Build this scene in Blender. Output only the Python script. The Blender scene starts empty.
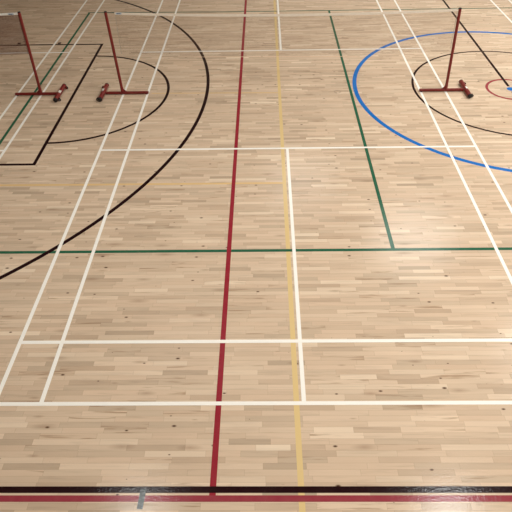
import bpy, bmesh, math, random
from mathutils import Vector, Matrix

random.seed(4)
scene = bpy.context.scene
COL = scene.collection

# ------------------------------------------------------------------ materials
def new_mat(name):
    m = bpy.data.materials.new(name)
    m.use_nodes = True
    nt = m.node_tree
    b = nt.nodes['Principled BSDF']
    return m, nt, b

def N(nt, kind, **kw):
    n = nt.nodes.new(kind)
    for k, v in kw.items():
        setattr(n, k, v)
    return n

def math_n(nt, op, a, b=None, c=None, clamp=False):
    n = nt.nodes.new('ShaderNodeMath')
    n.operation = op
    n.use_clamp = clamp
    for i, v in enumerate((a, b, c)):
        if v is None:
            continue
        if isinstance(v, (int, float)):
            n.inputs[i].default_value = v
        else:
            nt.links.new(v, n.inputs[i])
    return n.outputs[0]

def mixc(nt, fac, a, b, mode='MIX'):
    n = nt.nodes.new('ShaderNodeMix')
    n.data_type = 'RGBA'
    n.blend_type = mode
    for sock, v in ((n.inputs[0], fac), (n.inputs[6], a), (n.inputs[7], b)):
        if isinstance(v, (int, float)):
            sock.default_value = v
        elif isinstance(v, tuple):
            sock.default_value = (*v, 1)
        else:
            nt.links.new(v, sock)
    return n.outputs[2]

def ramp(nt, src, stops, interp='LINEAR'):
    n = nt.nodes.new('ShaderNodeValToRGB')
    cr = n.color_ramp
    cr.interpolation = interp
    while len(cr.elements) < len(stops):
        cr.elements.new(0.5)
    for e, (p, c) in zip(cr.elements, stops):
        e.position = p
        e.color = (*c, 1) if isinstance(c, tuple) else (c, c, c, 1)
    nt.links.new(src, n.inputs[0])
    return n.outputs[0]

def s2l(r, g, b):
    f = lambda v: (v / 255 / 12.92) if v / 255 <= 0.04045 else ((v / 255 + 0.055) / 1.055) ** 2.4
    return (f(r), f(g), f(b))

FLOOR_SPEC = 0.11
FLOOR_ROUGH = 0.14

def lacquer_bump(nt, b, strength=0.10):
    tc = N(nt, 'ShaderNodeTexCoord')
    ns = N(nt, 'ShaderNodeTexNoise')
    ns.inputs['Scale'].default_value = 55
    ns.inputs['Detail'].default_value = 3
    nt.links.new(tc.outputs['Object'], ns.inputs['Vector'])
    bp = N(nt, 'ShaderNodeBump')
    bp.inputs['Strength'].default_value = strength
    bp.inputs['Distance'].default_value = 0.01
    nt.links.new(ns.outputs['Fac'], bp.inputs['Height'])
    nt.links.new(bp.outputs['Normal'], b.inputs['Normal'])

def wood_floor():
    m, nt, b = new_mat('maple_strip_floor')
    L = nt.links
    tc = N(nt, 'ShaderNodeTexCoord')
    sp = N(nt, 'ShaderNodeSeparateXYZ')
    L.new(tc.outputs['Object'], sp.inputs[0])
    X, Y = sp.outputs[0], sp.outputs[1]
    rowf = math_n(nt, 'DIVIDE', Y, 0.0585)
    row = math_n(nt, 'FLOOR', rowf)
    frac = math_n(nt, 'FRACT', rowf)
    wn = N(nt, 'ShaderNodeTexWhiteNoise', noise_dimensions='1D')
    L.new(row, wn.inputs['W'])
    off = math_n(nt, 'MULTIPLY', wn.outputs['Value'], 391.7)
    w = math_n(nt, 'ADD', math_n(nt, 'DIVIDE', X, 0.46), off)
    def vor(feature):
        v = N(nt, 'ShaderNodeTexVoronoi', voronoi_dimensions='1D', feature=feature)
        v.inputs['Scale'].default_value = 1
        v.inputs['Randomness'].default_value = 0.85
        L.new(w, v.inputs['W'])
        return v
    v1, v2 = vor('F1'), vor('DISTANCE_TO_EDGE')
    sc = N(nt, 'ShaderNodeSeparateColor')
    L.new(v1.outputs['Color'], sc.inputs[0])
    R, G, B = sc.outputs
    # each board its own tone
    base = ramp(nt, R, [(0.0, s2l(180, 159, 136)), (0.10, s2l(196, 174, 150)), (0.45, s2l(209, 186, 161)),
                        (0.75, s2l(213, 190, 165)), (0.92, s2l(221, 199, 174)), (1.0, s2l(230, 210, 185))])
    # some boards warmer
    base = mixc(nt, math_n(nt, 'MULTIPLY', G, 0.38), base, s2l(212, 181, 154))
    # grain, long streaks along the board, shifted per board
    cmb = N(nt, 'ShaderNodeCombineXYZ')
    L.new(math_n(nt, 'MULTIPLY', X, 2.2), cmb.inputs[0])
    L.new(math_n(nt, 'MULTIPLY', Y, 34.0), cmb.inputs[1])
    L.new(math_n(nt, 'MULTIPLY', R, 43.0), cmb.inputs[2])
    g1 = N(nt, 'ShaderNodeTexNoise')
    g1.inputs['Scale'].default_value = 1.0
    g1.inputs['Detail'].default_value = 3
    g1.inputs['Distortion'].default_value = 0.5
    L.new(cmb.outputs[0], g1.inputs['Vector'])
    gr = ramp(nt, g1.outputs['Fac'], [(0.26, 0.84), (0.46, 1.0), (0.8, 1.05)])
    base = mixc(nt, 0.8, base, gr, 'MULTIPLY')
    # heartwood streaks in some boards only
    hw = ramp(nt, g1.outputs['Fac'], [(0.3, 1.0), (0.45, 0.0)])
    hsel = math_n(nt, 'GREATER_THAN', B, 0.86)
    base = mixc(nt, math_n(nt, 'MULTIPLY', math_n(nt, 'MULTIPLY', hw, hsel), 0.6), base, s2l(150, 118, 88))
    # knots
    def knots(sx, sy, thr, rnd, seed):
        c = N(nt, 'ShaderNodeCombineXYZ')
        L.new(math_n(nt, 'MULTIPLY', X, sx), c.inputs[0])
        L.new(math_n(nt, 'MULTIPLY', Y, sy), c.inputs[1])
        c.inputs[2].default_value = seed
        v = N(nt, 'ShaderNodeTexVoronoi', voronoi_dimensions='2D')
        v.inputs['Scale'].default_value = 1
        L.new(c.outputs[0], v.inputs['Vector'])
        s = N(nt, 'ShaderNodeSeparateColor')
        L.new(v.outputs['Color'], s.inputs[0])
        sel = math_n(nt, 'GREATER_THAN', s.outputs[0], rnd)
        size = math_n(nt, 'MULTIPLY', s.outputs[1], thr)
        k = N(nt, 'ShaderNodeMapRange')
        L.new(v.outputs['Distance'], k.inputs['Value'])
        k.inputs['From Min'].default_value = 0.0
        L.new(size, k.inputs['From Max'])
        k.inputs['To Min'].default_value = 1.0
        k.inputs['To Max'].default_value = 0.0
        k.clamp = True
        return math_n(nt, 'MULTIPLY', k.outputs[0], sel)
    k1 = knots(2.6, 5.1, 0.085, 0.62, 0)
    base = mixc(nt, math_n(nt, 'MULTIPLY', k1, 1.5, clamp=True), base, s2l(84, 58, 44))
    k2 = knots(1.3, 5.0, 0.22, 0.5, 0)
    base = mixc(nt, math_n(nt, 'MULTIPLY', k2, 0.40), base, s2l(120, 88, 64))
    # seams between strips and at butt ends
    e1 = math_n(nt, 'MINIMUM', frac, math_n(nt, 'SUBTRACT', 1.0, frac))
    s1 = math_n(nt, 'LESS_THAN', e1, 0.018)
    s2 = math_n(nt, 'LESS_THAN', v2.outputs['Distance'], 0.0024)
    seam = math_n(nt, 'MULTIPLY', math_n(nt, 'MAXIMUM', s1, s2), 0.38)
    base = mixc(nt, seam, base, s2l(120, 92, 68))
    # broad wear mottling
    n3 = N(nt, 'ShaderNodeTexNoise')
    n3.inputs['Scale'].default_value = 1.1
    n3.inputs['Detail'].default_value = 4
    L.new(tc.outputs['Object'], n3.inputs['Vector'])
    base = mixc(nt, 0.6, base, ramp(nt, n3.outputs['Fac'], [(0.3, 0.93), (0.7, 1.04)]), 'MULTIPLY')
    L.new(base, b.inputs['Base Color'])
    b.inputs['Roughness'].default_value = FLOOR_ROUGH
    b.inputs['Specular IOR Level'].default_value = FLOOR_SPEC
    lacquer_bump(nt, b)
    return m

def paint(name, rgb, wear=0.12, spec=FLOOR_SPEC, rough=FLOOR_ROUGH):
    m, nt, b = new_mat(name)
    c = s2l(*rgb)
    tc = N(nt, 'ShaderNodeTexCoord')
    ns = N(nt, 'ShaderNodeTexNoise')
    ns.inputs['Scale'].default_value = 9
    ns.inputs['Detail'].default_value = 6
    nt.links.new(tc.outputs['Object'], ns.inputs['Vector'])
    f = ramp(nt, ns.outputs['Fac'], [(0.3, 0.0), (0.75, 1.0)])
    wood = s2l(205, 178, 148)
    c2 = tuple(a * (1 - wear) + w * wear for a, w in zip(c, wood))
    nt.links.new(mixc(nt, f, c, c2), b.inputs['Base Color'])
    b.inputs['Roughness'].default_value = rough
    b.inputs['Specular IOR Level'].default_value = spec
    lacquer_bump(nt, b)
    return m

def simple(name, rgb, rough=0.5, metal=0.0, spec=0.5, var=0.12):
    m, nt, b = new_mat(name)
    c = s2l(*rgb)
    tc = N(nt, 'ShaderNodeTexCoord')
    ns = N(nt, 'ShaderNodeTexNoise')
    ns.inputs['Scale'].default_value = 25
    ns.inputs['Detail'].default_value = 4
    nt.links.new(tc.outputs['Object'], ns.inputs['Vector'])
    nt.links.new(mixc(nt, ns.outputs['Fac'], tuple(v * (1 - var) for v in c), tuple(min(1, v * (1 + var)) for v in c)), b.inputs['Base Color'])
    b.inputs['Roughness'].default_value = rough
    b.inputs['Metallic'].default_value = metal
    b.inputs['Specular IOR Level'].default_value = spec
    return m

M = dict(
    wood=wood_floor(),
    white=paint('white_line_paint', (248, 244, 236), 0.03),
    yellow=paint('pale_yellow_line_paint', (220, 192, 136), 0.10),
    thin_yellow=paint('worn_yellow_line_paint', (220, 186, 132), 0.3),
    green=paint('dark_green_line_paint', (38, 94, 70), 0.03),
    red=paint('crimson_line_paint', (146, 38, 52), 0.03),
    maroon=paint('maroon_line_paint', (146, 54, 66), 0.05),
    black=paint('dark_brown_line_paint', (34, 12, 16), 0.01),
    blue=paint('blue_line_paint', (22, 108, 188), 0.03),
    circle_red=paint('centre_spot_red_paint', (152, 62, 70), 0.05),
    grey=paint('highlit_tick_paint', (78, 86, 88), 0.05),  # dark tick mark, lamp highlight mixed into its grey
    pale=paint('worn_pale_strip', (224, 194, 166), 0.3),
    socket=simple('socket_rim_metal', (140, 116, 96), 0.4, 0.3),
    post=simple('red_powder_coat', (118, 25, 23), 0.38, 0.0, 0.5),
    rubber=simple('black_rubber', (24, 20, 22), 0.55),
    steel=simple('dull_steel', (150, 148, 146), 0.35, 0.8),
    sticker=simple('white_sticker', (225, 222, 214), 0.5),
    tape=simple('white_net_tape', (234, 224, 210), 0.8),
    tape_bright=simple('white_vinyl_net_tape', (246, 248, 242), 0.7),
    label=simple('pale_blue_fabric_label', (176, 190, 206), 0.7),
    ink=simple('navy_label_print', (60, 66, 84), 0.7),
    mesh=simple('tan_net_cord', (120, 92, 72), 0.9, spec=0.1),
    mesh_dark=simple('reddish_brown_net_cord', (88, 40, 34), 0.9, spec=0.1),
    side=simple('grey_net_edge', (176, 164, 150), 0.9),
    cord=simple('dark_grey_cord', (74, 74, 66), 0.8),
)

# ------------------------------------------------------------------ mesh helpers
def link_mesh(name, bm, mat, parent=None, label=None, smooth=False):
    me = bpy.data.meshes.new(name)
    bm.normal_update()
    bm.to_mesh(me)
    bm.free()
    me.materials.append(mat)
    if smooth:
        for p in me.polygons:
            p.use_smooth = True
    o = bpy.data.objects.new(name, me)
    COL.objects.link(o)
    if parent:
        o.parent = parent
    if label:
        o['label'] = label
    return o

def add_box(bm, x0, x1, y0, y1, z0, z1):
    vs = [bm.verts.new((x, y, z)) for z in (z0, z1) for x, y in ((x0, y0), (x1, y0), (x1, y1), (x0, y1))]
    for f in ((3, 2, 1, 0), (4, 5, 6, 7), (0, 1, 5, 4), (1, 2, 6, 5), (2, 3, 7, 6), (3, 0, 4, 7)):
        bm.faces.new([vs[i] for i in f])

def bevelled_box(x0, x1, y0, y1, z0, z1, r=0.006):
    bm = bmesh.new()
    add_box(bm, x0, x1, y0, y1, z0, z1)
    bmesh.ops.bevel(bm, geom=bm.edges[:], offset=r, segments=3, affect='EDGES', profile=0.6)
    return bm

def add_tube(bm, a, b, r, n=20, r2=None, bev=0.0):
    """tube from a to b; bev rounds its rims"""
    a, b = Vector(a), Vector(b)
    d = (b - a).normalized()
    u = d.orthogonal().normalized()
    v = d.cross(u)
    r2 = r if r2 is None else r2
    st = [(a, r - bev), (a + d * bev, r), (b - d * bev, r2), (b, r2 - bev)] if bev > 0 else [(a, r), (b, r2)]
    rings = []
    for c, rr in st:
        rings.append([bm.verts.new(c + (u * math.cos(2 * math.pi * k / n) + v * math.sin(2 * math.pi * k / n)) * rr) for k in range(n)])
    for r0, r1 in zip(rings, rings[1:]):
        for k in range(n):
            bm.faces.new((r0[k], r0[(k + 1) % n], r1[(k + 1) % n], r1[k]))
    bm.faces.new(rings[0][::-1])
    bm.faces.new(rings[-1])

def add_ribbon(bm, pts, w, z, closed=False):
    """flat painted band of width w and film thickness z along pts"""
    pts = [Vector((x, y)) for x, y in pts]
    n = len(pts)
    rows = []
    for i, p in enumerate(pts):
        if closed:
            t = pts[(i + 1) % n] - pts[i - 1]
            s = 1.0
        elif i == 0:
            t = pts[1] - pts[0]; s = 1.0
        elif i == n - 1:
            t = pts[-1] - pts[-2]; s = 1.0
        else:
            t0 = (pts[i] - pts[i - 1]).normalized(); t1 = (pts[i + 1] - pts[i]).normalized()
            t = t0 + t1
            s = 1.0 / max(0.3, math.cos(t0.angle(t1) / 2))
        t.normalize()
        nr = Vector((-t.y, t.x)) * (w / 2 * s)
        rows.append([bm.verts.new((q.x, q.y, zz)) for q, zz in ((p + nr, 0), (p + nr, z), (p - nr, z), (p - nr, 0))])
    m = n if closed else n - 1
    for i in range(m):
        a, b = rows[i], rows[(i + 1) % n]
        for k in range(3):
            bm.faces.new((a[k], b[k], b[k + 1], a[k + 1]))
    if not closed:
        bm.faces.new(rows[0]); bm.faces.new(rows[-1][::-1])
    bmesh.ops.recalc_face_normals(bm, faces=bm.faces[:])

# ------------------------------------------------------------------ floor and its painted lines
bm = bmesh.new()
add_box(bm, -16, 14, -8, 20, -0.05, 0.0)
floor = link_mesh('floor', bm, M['wood'])
floor['kind'] = 'structure'
floor['label'] = 'pale maple strip sports hall floor with coloured court lines'

Z = dict(yellow=.0004, thin_yellow=.0003, green=.0008, blue=.0008, black=.0010, circle_red=.0010,
         red=.0012, maroon=.0010, white=.0018, grey=.0016, pale=.0020, under=.0006)

def line(name, mat, pts, label, w=0.05, z=None, closed=False):
    bm = bmesh.new()
    add_ribbon(bm, pts, w, z or Z[mat], closed)
    return link_mesh(name, bm, M[mat], floor, label)

def arc(cx, cy, r, a0, a1, n=96):
    return [(cx + r * math.cos(math.radians(a0 + (a1 - a0) * i / n)), cy + r * math.sin(math.radians(a0 + (a1 - a0) * i / n))) for i in range(n + 1)]

# badminton court in the middle (standard size, origin at the middle of the near back line)
WL = 0.043
BW = 'badminton_line'
line(BW, 'white', [(-3.03, 0), (-3.03, 13.4)], 'white outer sideline on the left, running under the middle post', WL)
line(BW, 'white', [(-2.57, 0), (-2.57, 13.4)], 'white inner sideline left of the crimson line', WL, .00178)
line(BW, 'white', [(2.57, 0), (2.57, 13.4)], 'white inner sideline right of the green upright line', WL, .00178)
line(BW, 'white', [(3.03, 0), (3.03, 13.4)], 'white outer sideline under the right post', WL)
line(BW, 'white', [(-9, .02), (9, .02)], 'white back line, nearest full-width white line', 0.042, .00182)
line(BW, 'white', [(-3.03, .78), (3.03, .78)], 'white line just beyond the nearest white back line', WL, .00184)
line(BW, 'white', [(-3.03, 4.70), (3.03, 4.70)], 'white service line in the middle distance', WL, .00184)
line(BW, 'white', [(-3.03, 8.70), (3.03, 8.70)], 'white service line beyond the net', WL, .00184)
line(BW, 'white', [(0.005, 0.03), (0.005, 4.70)], 'white centre line right of the pale yellow line, near half', WL, .00176)
line(BW, 'white', [(0.005, 8.70), (0.005, 13.4)], 'white centre line beyond the net at the top', WL, .00176)
# neighbouring court on the left
line(BW, 'white', [(-4.60, 0), (-4.60, 13.4)], 'white line of the left court, right one of its pair', WL)
line(BW, 'white', [(-5.07, 0), (-5.07, 13.4)], 'white line of the left court, left one of its pair', WL, .00178)
line(BW, 'white', [(-10.7, 8.77), (-4.60, 8.74)], 'thin white service line behind the left post', WL, .00184)
line(BW, 'white', [(-10.7, 4.72), (-4.60, 4.72)], 'short bit of white service line at the left edge', WL, .00184)
# neighbouring court on the right
line(BW, 'white', [(5.47, 8), (5.47, 13.4)], 'white line crossing the top right corner', WL)
line(BW, 'white', [(5.93, 8), (5.93, 13.4)], 'white line at the very top right corner', WL)

line('court_centre_line', 'yellow', [(-.062, -6), (-.068, 0), (-.08, 16)], 'pale yellow line running away beside the white centre line', .054)
line('court_cross_line', 'thin_yellow', [(-9, 3.76), (-3, 3.735), (-.06, 3.73)], 'pale yellow crosswise line left of the yellow one', .045)
line('court_cross_line', 'thin_yellow', [(-2.5, 6.72), (-.08, 6.68)], 'faint thin yellow crosswise line level with the posts', .03, .00025)
line('court_centre_line', 'red', [(-.826, -.90), (-.826, 16)], 'long crimson line running away down the middle', .056, Z['red'])
line('court_side_line', 'green', [(1.268, 2.24), (1.268, 11.17)], 'dark green line slanting away right of centre', .05)
line('court_side_line', 'green', [(-4.765, 2.24), (-4.765, 11.27)], 'dark green line between the white lines on the left', .05)
line('court_end_line', 'green', [(-9, 2.24), (9, 2.24)], 'dark green line crossing the whole floor in the middle', .05, .0007)
line('court_end_line', 'green', [(-4.8, 11.27), (-1.2, 11.18), (9, 11.17)], 'far dark green crosswise line behind the net', .045, .0007)

# basketball markings on the left
line('free_throw_lane', 'black', [(-9.5, 9.22), (-3.985, 9.18), (-3.985, 4.30), (-9.5, 4.30)], 'dark brown rectangular key outline on the left', .055, .00102)
bm = bmesh.new()
add_ribbon(bm, [(-5.93, 9.285), (-5.86, 9.285)], .085, .00098)
link_mesh('lane_mark', bm, M['black'], floor, 'small dark tick left of the left post')
bm = bmesh.new()
add_ribbon(bm, [(-5.01, 9.275), (-4.94, 9.275)], .085, .00098)
link_mesh('lane_mark', bm, M['black'], floor, 'small dark tick beside the left white sideline')
line('free_throw_arc', 'black', arc(-3.985, 6.73, 1.79, -90, 90), 'dark brown half circle passing behind the middle post', .052)
line('three_point_arc', 'black', arc(-8.20, 6.73, 6.755, -75, 75, 160), 'large dark brown arc sweeping across the left half', .060, .00104)
# centre circle markings on the right
line('centre_circle', 'black', arc(4.24, 6.73, 1.77, 0, 360, 128)[:-1], 'dark brown circle around the foot of the right post', .045, .00096, True)
line('outer_circle', 'blue', arc(4.245, 6.735, 2.88, 0, 360, 160)[:-1], 'large blue circle on the right', .078, .0008, True)
line('inner_circle', 'circle_red', arc(4.25, 6.71, .415, 0, 360, 72)[:-1], 'small crimson circle at the right edge', .05, .001, True)
line('halfway_line', 'black', [(4.265, 6.83), (4.27, 14)], 'dark brown line slanting behind the right post', .052, .00106)
line('halfway_line', 'black', [(4.265, 0), (4.265, 6.60)], 'dark brown line below the blue spot at the right edge', .052, .00106)
bm = bmesh.new()
c = bmesh.ops.create_circle(bm, cap_ends=True, segments=32, radius=.075)
bmesh.ops.translate(bm, verts=bm.verts, vec=(4.27, 6.715, .0011))
link_mesh('centre_spot', bm, M['blue'], floor, 'small blue spot at the right edge')
# nearest lines
line('court_boundary', 'black', [(-9, -.822), (9, -.822)], 'dark brown line across the bottom', .056, .0014)
line('court_boundary', 'maroon', [(-9, -.898), (9, -.898)], 'maroon line along the bottom, nearest of all', .054, .0013)
line('highlit_tick', 'grey', [(-1.424, -.815), (-1.430, -.985)], 'short grey strip crossing the bottom lines', .050, .0016)  # dark tick, its grey holds a painted lamp highlight
# worn strips
line('worn_tape_mark', 'pale', [(-9, 9.87), (-6.5, 9.79), (-3.9, 9.70), (-2.0, 9.66)], 'faint pale crosswise strip left of centre at the top', .022, .0005)
line('worn_tape_mark', 'pale', [(-1.8, 8.40), (-.5, 8.37), (1.6, 8.32)], 'faint pale seam crossing the crimson and green lines', .02, .0019)
bm = bmesh.new()
add_ribbon(bm, arc(1.018, 6.692, .056, 0, 360, 40)[:-1], .010, .0012, True)
link_mesh('floor_socket', bm, M['socket'], floor, 'small round socket cover left of the blue circle')

# ------------------------------------------------------------------ badminton posts
def post(loc, rz, top, label):
    """loc: foot of the upright; top: world position of its top end; the wheels are on local -X"""
    root = bpy.data.objects.new('badminton_post', None)
    COL.objects.link(root)
    root.location = loc
    root.rotation_euler = (0, 0, rz)
    root['label'] = label
    root['category'] = 'net post'
    root['group'] = 'red badminton net posts'
    # floor arm
    link_mesh('base_arm', bevelled_box(-.325, .485, -.021, .021, .014, .056), M['post'], root)
    bm = bmesh.new()
    add_tube(bm, (.45, 0, .0), (.45, 0, .014), .020, bev=.003)
    link_mesh('foot_pad', bm, M['rubber'], root, 'black rubber foot', True)
    link_mesh('arm_end_plug', bevelled_box(.4851, .492, -.019, .019, .016, .054, .003), M['post'], root)
    # ballast tube lying across the end of the arm
    bm = bmesh.new()
    add_tube(bm, (-.363, -.285, .052), (-.363, .285, .052), .041, 28)
    link_mesh('ballast_tube', bm, M['post'], root, smooth=False)
    for s in (-1, 1):
        bm = bmesh.new()
        add_tube(bm, (-.363, s * .2852, .050), (-.363, s * .315, .050), .043, 28, bev=.010)
        link_mesh('end_cap', bm, M['rubber'], root, 'black rubber cap', True)
        bm = bmesh.new()
        add_tube(bm, (-.418, s * .240, .030), (-.418, s * .262, .030), .030, 28, bev=.006)
        w = link_mesh('wheel', bm, M['rubber'], root, 'black wheel')
        bm = bmesh.new()
        add_tube(bm, (-.418, s * .2625, .030), (-.418, s * .267, .030), .010, 16, bev=.002)
        link_mesh('hub', bm, M['steel'], w, 'steel hub')
        bm = bmesh.new()
        add_box(bm, -.43, -.39, s * .228 - .003, s * .228 + .003, .024, .062)
        link_mesh('wheel_bracket', bm, M['post'], root)
    # sticker wrapped on the tube
    bm = bmesh.new()
    vs = []
    for k in range(7):
        a = math.radians(75 + 70 * k / 6)
        vs.append([bm.verts.new((-.363 + .0418 * math.cos(a), y, .052 + .0418 * math.sin(a))) for y in (-.02, .07)])
    for p, q in zip(vs, vs[1:]):
        bm.faces.new((p[0], p[1], q[1], q[0]))
    link_mesh('sticker', bm, M['sticker'], root, 'small white sticker')
    # upright with its own slight lean
    R = Matrix.Rotation(-rz, 3, 'Z')
    t = R @ (Vector(top) - Vector(loc))
    foot = Vector((0, 0, .056))
    bm = bmesh.new()
    add_tube(bm, foot, t, .0255, 24)
    link_mesh('upright', bm, M['post'], root)
    bm = bmesh.new()
    d = (t - foot).normalized()
    add_tube(bm, foot + d * .004, foot + d * .09, .028, 24, bev=.003)
    link_mesh('socket_collar', bm, M['post'], root)
    bm = bmesh.new()
    # triangular gusset towards the inside of the court
    for y in (-.004, .004):
        pass
    a = [bm.verts.new((x, y, z)) for y in (-.004, .004) for x, z in ((.02, .056), (.085, .056), (.02, .12))]
    bm.faces.new(a[:3]); bm.faces.new(a[3:][::-1])
    for i in range(3):
        j = (i + 1) % 3
        bm.faces.new((a[i], a[i + 3], a[j + 3], a[j]))
    bmesh.ops.recalc_face_normals(bm, faces=bm.faces[:])
    link_mesh('gusset', bm, M['post'], root)
    bm = bmesh.new()
    add_tube(bm, t + d * .0003, t + d * .016, .0262, 24, bev=.004)
    link_mesh('top_cap', bm, M['rubber'], root, 'dark top cap', True)
    return root

TOP_M, TOP_R, TOP_L = (-3.115, 6.744, 1.545), (3.008, 6.66, 1.545), (-4.646, 6.793, 1.545)
post((-3.04, 6.69, 0), 0, TOP_M, 'red badminton post in the middle, left end of the long net')
post((3.03, 6.65, 0), math.pi, TOP_R, 'red badminton post on the right, standing inside the blue circle')
post((-4.595, 6.69, 0), math.pi, TOP_L, 'red badminton post on the far left, standing between white and green lines')

# ------------------------------------------------------------------ nets
def net(a, b, top_fn, thread, cell, mats, label, label_at, cords):
    """a, b: top corners; top_fn(t): height of the top edge"""
    a, b = Vector(a), Vector(b)
    root = bpy.data.objects.new('badminton_net', None)
    COL.objects.link(root)
    root.location = (a.x, a.y, 0)
    root['label'] = label
    root['category'] = 'net'
    L = (b - a).xy.length
    dx = (b - a).xy.normalized()
    ang = math.atan2(dx.y, dx.x)
    root.rotation_euler = (0, 0, ang)
    P = lambda s, drop, y=0: (s, y, top_fn(s / L) - drop)
    drop = .76
    # head tape
    bm = bmesh.new()
    n = 60
    prev = None
    for i in range(n + 1):
        s = L * i / n
        ring = [bm.verts.new(P(s, d_, y)) for y, d_ in ((-.003, -.001), (.003, -.001), (.0035, .038), (-.0035, .038))]
        if prev:
            for k in range(4):
                bm.faces.new((prev[k], prev[(k + 1) % 4], ring[(k + 1) % 4], ring[k]))
        else:
            bm.faces.new(ring)
        prev = ring
    bm.faces.new(prev[::-1])
    bmesh.ops.recalc_face_normals(bm, faces=bm.faces[:])
    tp = link_mesh('head_tape', bm, mats[0], root, 'white tape along the top')
    # netting: every cord a thin three-sided strand
    bm = bmesh.new()
    def strand(p, q, ax):
        p, q = Vector(p), Vector(q)
        offs = [(0, thread), (thread * .87, -thread * .5), (-thread * .87, -thread * .5)]
        ring = []
        for c in (p, q):
            ring.append([bm.verts.new(c + (Vector((u, v, 0)) if ax == 'z' else Vector((0, u, v)))) for u, v in offs])
        for k in range(3):
            bm.faces.new((ring[0][k], ring[0][(k + 1) % 3], ring[1][(k + 1) % 3], ring[1][k]))
    nx = int(L / cell)
    for i in range(1, nx):
        s = L * i / nx
        strand(P(s, .038), P(s, drop), 'z')
    nz = int((drop - .038) / cell)
    seg = 24
    for j in range(1, nz + 1):
        d_ = .038 + (drop - .038) * j / nz
        for i in range(seg):
            strand(P(L * i / seg, d_), P(L * (i + 1) / seg, d_), 'x')
    bmesh.ops.recalc_face_normals(bm, faces=bm.faces[:])
    link_mesh('netting', bm, mats[1], root, 'fine see-through netting')
    for s in (0.0, L):
        bm = bmesh.new()
        z0 = top_fn(0 if s == 0 else 1)
        x0 = s - .0 if s == 0 else s - .007
        add_box(bm, x0, x0 + .007, -.002, .002, z0 - drop, z0 - .0385)
        link_mesh('side_tape', bm, mats[2], root)
    # sewn label
    s = label_at
    bm = bmesh.new()
    zt = top_fn(s / L)
    add_box(bm, s, s + .10, -.0052, -.0037, zt - .034, zt - .006)
    lb = link_mesh('maker_label', bm, M['label'], tp, 'pale blue label')
    bm = bmesh.new()
    for k, (w, g) in enumerate(((.014, 0), (.010, .018), (.014, .032), (.010, .05))):
        add_box(bm, s + .018 + g, s + .018 + g + w, -.006, -.0053, zt - .026, zt - .014)
    link_mesh('label_print', bm, M['ink'], lb, 'dark print')
    # ties to the posts, in the net's own frame
    inv = Matrix.Rotation(-ang, 3, 'Z')
    for s, tgt in cords:
        t = inv @ (Vector(tgt) - Vector((a.x, a.y, 0)))
        for d_ in (.010, ):
            bm = bmesh.new()
            p = Vector((s, 0, top_fn(s / L) - d_))
            add_tube(bm, p, t, .004, 8)
            link_mesh('tie_cord', bm, M['cord'], root, 'dark tie cord')
    return root

def top_mid(t):
    return 1.545 - .062 * max(0.0, 1 - (2 * t - 1) ** 2) ** .9

net((-2.955, 6.735, 0), (2.975, 6.662, 0), top_mid, .0008, .020,
    (M['tape'], M['mesh'], M['side']),
    'long see-through badminton net with white top tape between middle and right posts',
    .02, [(0.0, (-3.092, 6.743, 1.535)), (5.93, (2.987, 6.66, 1.535))])
net((-10.6, 6.85, 0), (-4.675, 6.793, 0), lambda t: 1.545 - .05 * (1 - (2 * t - 1) ** 2), .0029, .020,
    (M['tape_bright'], M['mesh_dark'], M['mesh_dark']),
    'darker reddish-brown badminton net at the left edge, tied to the far left post',
    5.75, [(5.925, (-4.668, 6.793, 1.535))])

# ------------------------------------------------------------------ lamps of the hall
def lamp(x, y, z, p, size=0.6, col=(.968, .985, .962)):
    l = bpy.data.lights.new('hall_lamp', 'AREA')
    l.shape = 'DISK'
    l.size = size
    l.energy = p
    l.color = col
    o = bpy.data.objects.new('hall_lamp', l)
    COL.objects.link(o)
    o.location = (x, y, z)

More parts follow.
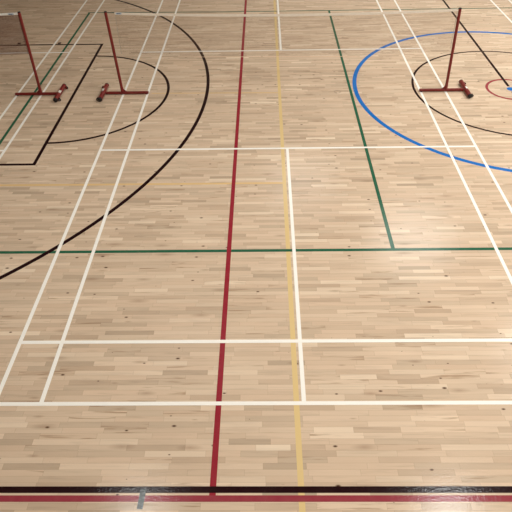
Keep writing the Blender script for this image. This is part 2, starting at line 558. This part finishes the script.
H = 8.0
LAMPS = ((-2.4, -2.0, .45), (3.5, -2.0, 1.6), (10, -2.0, 1.0),
         (-3.1, 2.5, 1.0), (3.5, 2.5, 1.9), (10, 2.5, 1.1),
         (-2.6, 6.9, .2), (7.6, 6.9, 2.6), (12, 6.9, 1.0),
         (4.6, 11.7, 1.9), (10, 11.7, .7), (1.0, 15.0, .7), (10, 16.3, .2))  # far middle lamp is added to brighten the far floor
for x, y, k in LAMPS:
    lamp(x, y, H, 127 * k, 0.6 if y < 5 else 2.6)

# hall shell
wallm = simple('painted_block_wall', (214, 206, 192), 0.8, var=0.05)
ceilm = simple('ceiling_panels', (206, 200, 190), 0.9, var=0.05)
def shell(name, mat, *b):
    bm = bmesh.new()
    add_box(bm, *b)
    o = link_mesh(name, bm, mat)
    o['kind'] = 'structure'
shell('wall_left', simple('dark_grey_wall', (120, 116, 112), 0.85, var=0.05), -16.2, -16, -8, 20, 0, 8.6)  # unseen left wall, coloured dark to cut bounce light on that side
shell('wall_right', wallm, 14, 14.2, -8, 20, 0, 8.6)
shell('wall_front', wallm, -16.2, 14.2, 20, 20.2, 0, 8.6)
shell('wall_back', wallm, -16.2, 14.2, -8.2, -8, 0, 8.6)
shell('ceiling', ceilm, -16.2, 14.2, -8.2, 20.2, 8.6, 8.7)

world = bpy.data.worlds.new('World')
scene.world = world
world.use_nodes = True
bg = world.node_tree.nodes['Background']
bg.inputs[0].default_value = (1.0, .95, .9, 1)
bg.inputs[1].default_value = 0.1

# ------------------------------------------------------------------ camera
cam = bpy.data.cameras.new('camera')
co = bpy.data.objects.new('camera', cam)
COL.objects.link(co)
scene.camera = co
px, py, pz, pit, yaw, rol, f, cy = -0.34797, -3.2889, 4.96218, .65183, -.02156, -.0219, 579.41, 204.45
fw = Vector((math.sin(yaw) * math.cos(pit), math.cos(yaw) * math.cos(pit), -math.sin(pit)))
r = fw.cross(Vector((0, 0, 1))).normalized()
u = r.cross(fw)
c_, s_ = math.cos(rol), math.sin(rol)
r, u = c_ * r + s_ * u, -s_ * r + c_ * u
Mx = Matrix((r, u, -fw)).transposed().to_4x4()
Mx.translation = (px, py, pz)
co.matrix_world = Mx
cam.sensor_fit = 'HORIZONTAL'
cam.sensor_width = 36
cam.lens = f / 512 * 36
cam.shift_y = (cy - 256) / 512
cam.clip_end = 200

vs = scene.view_settings
vs.view_transform = 'Standard'
vs.look = 'None'
vs.gamma = 1
vs.use_curve_mapping = False
vs.exposure = 0.0
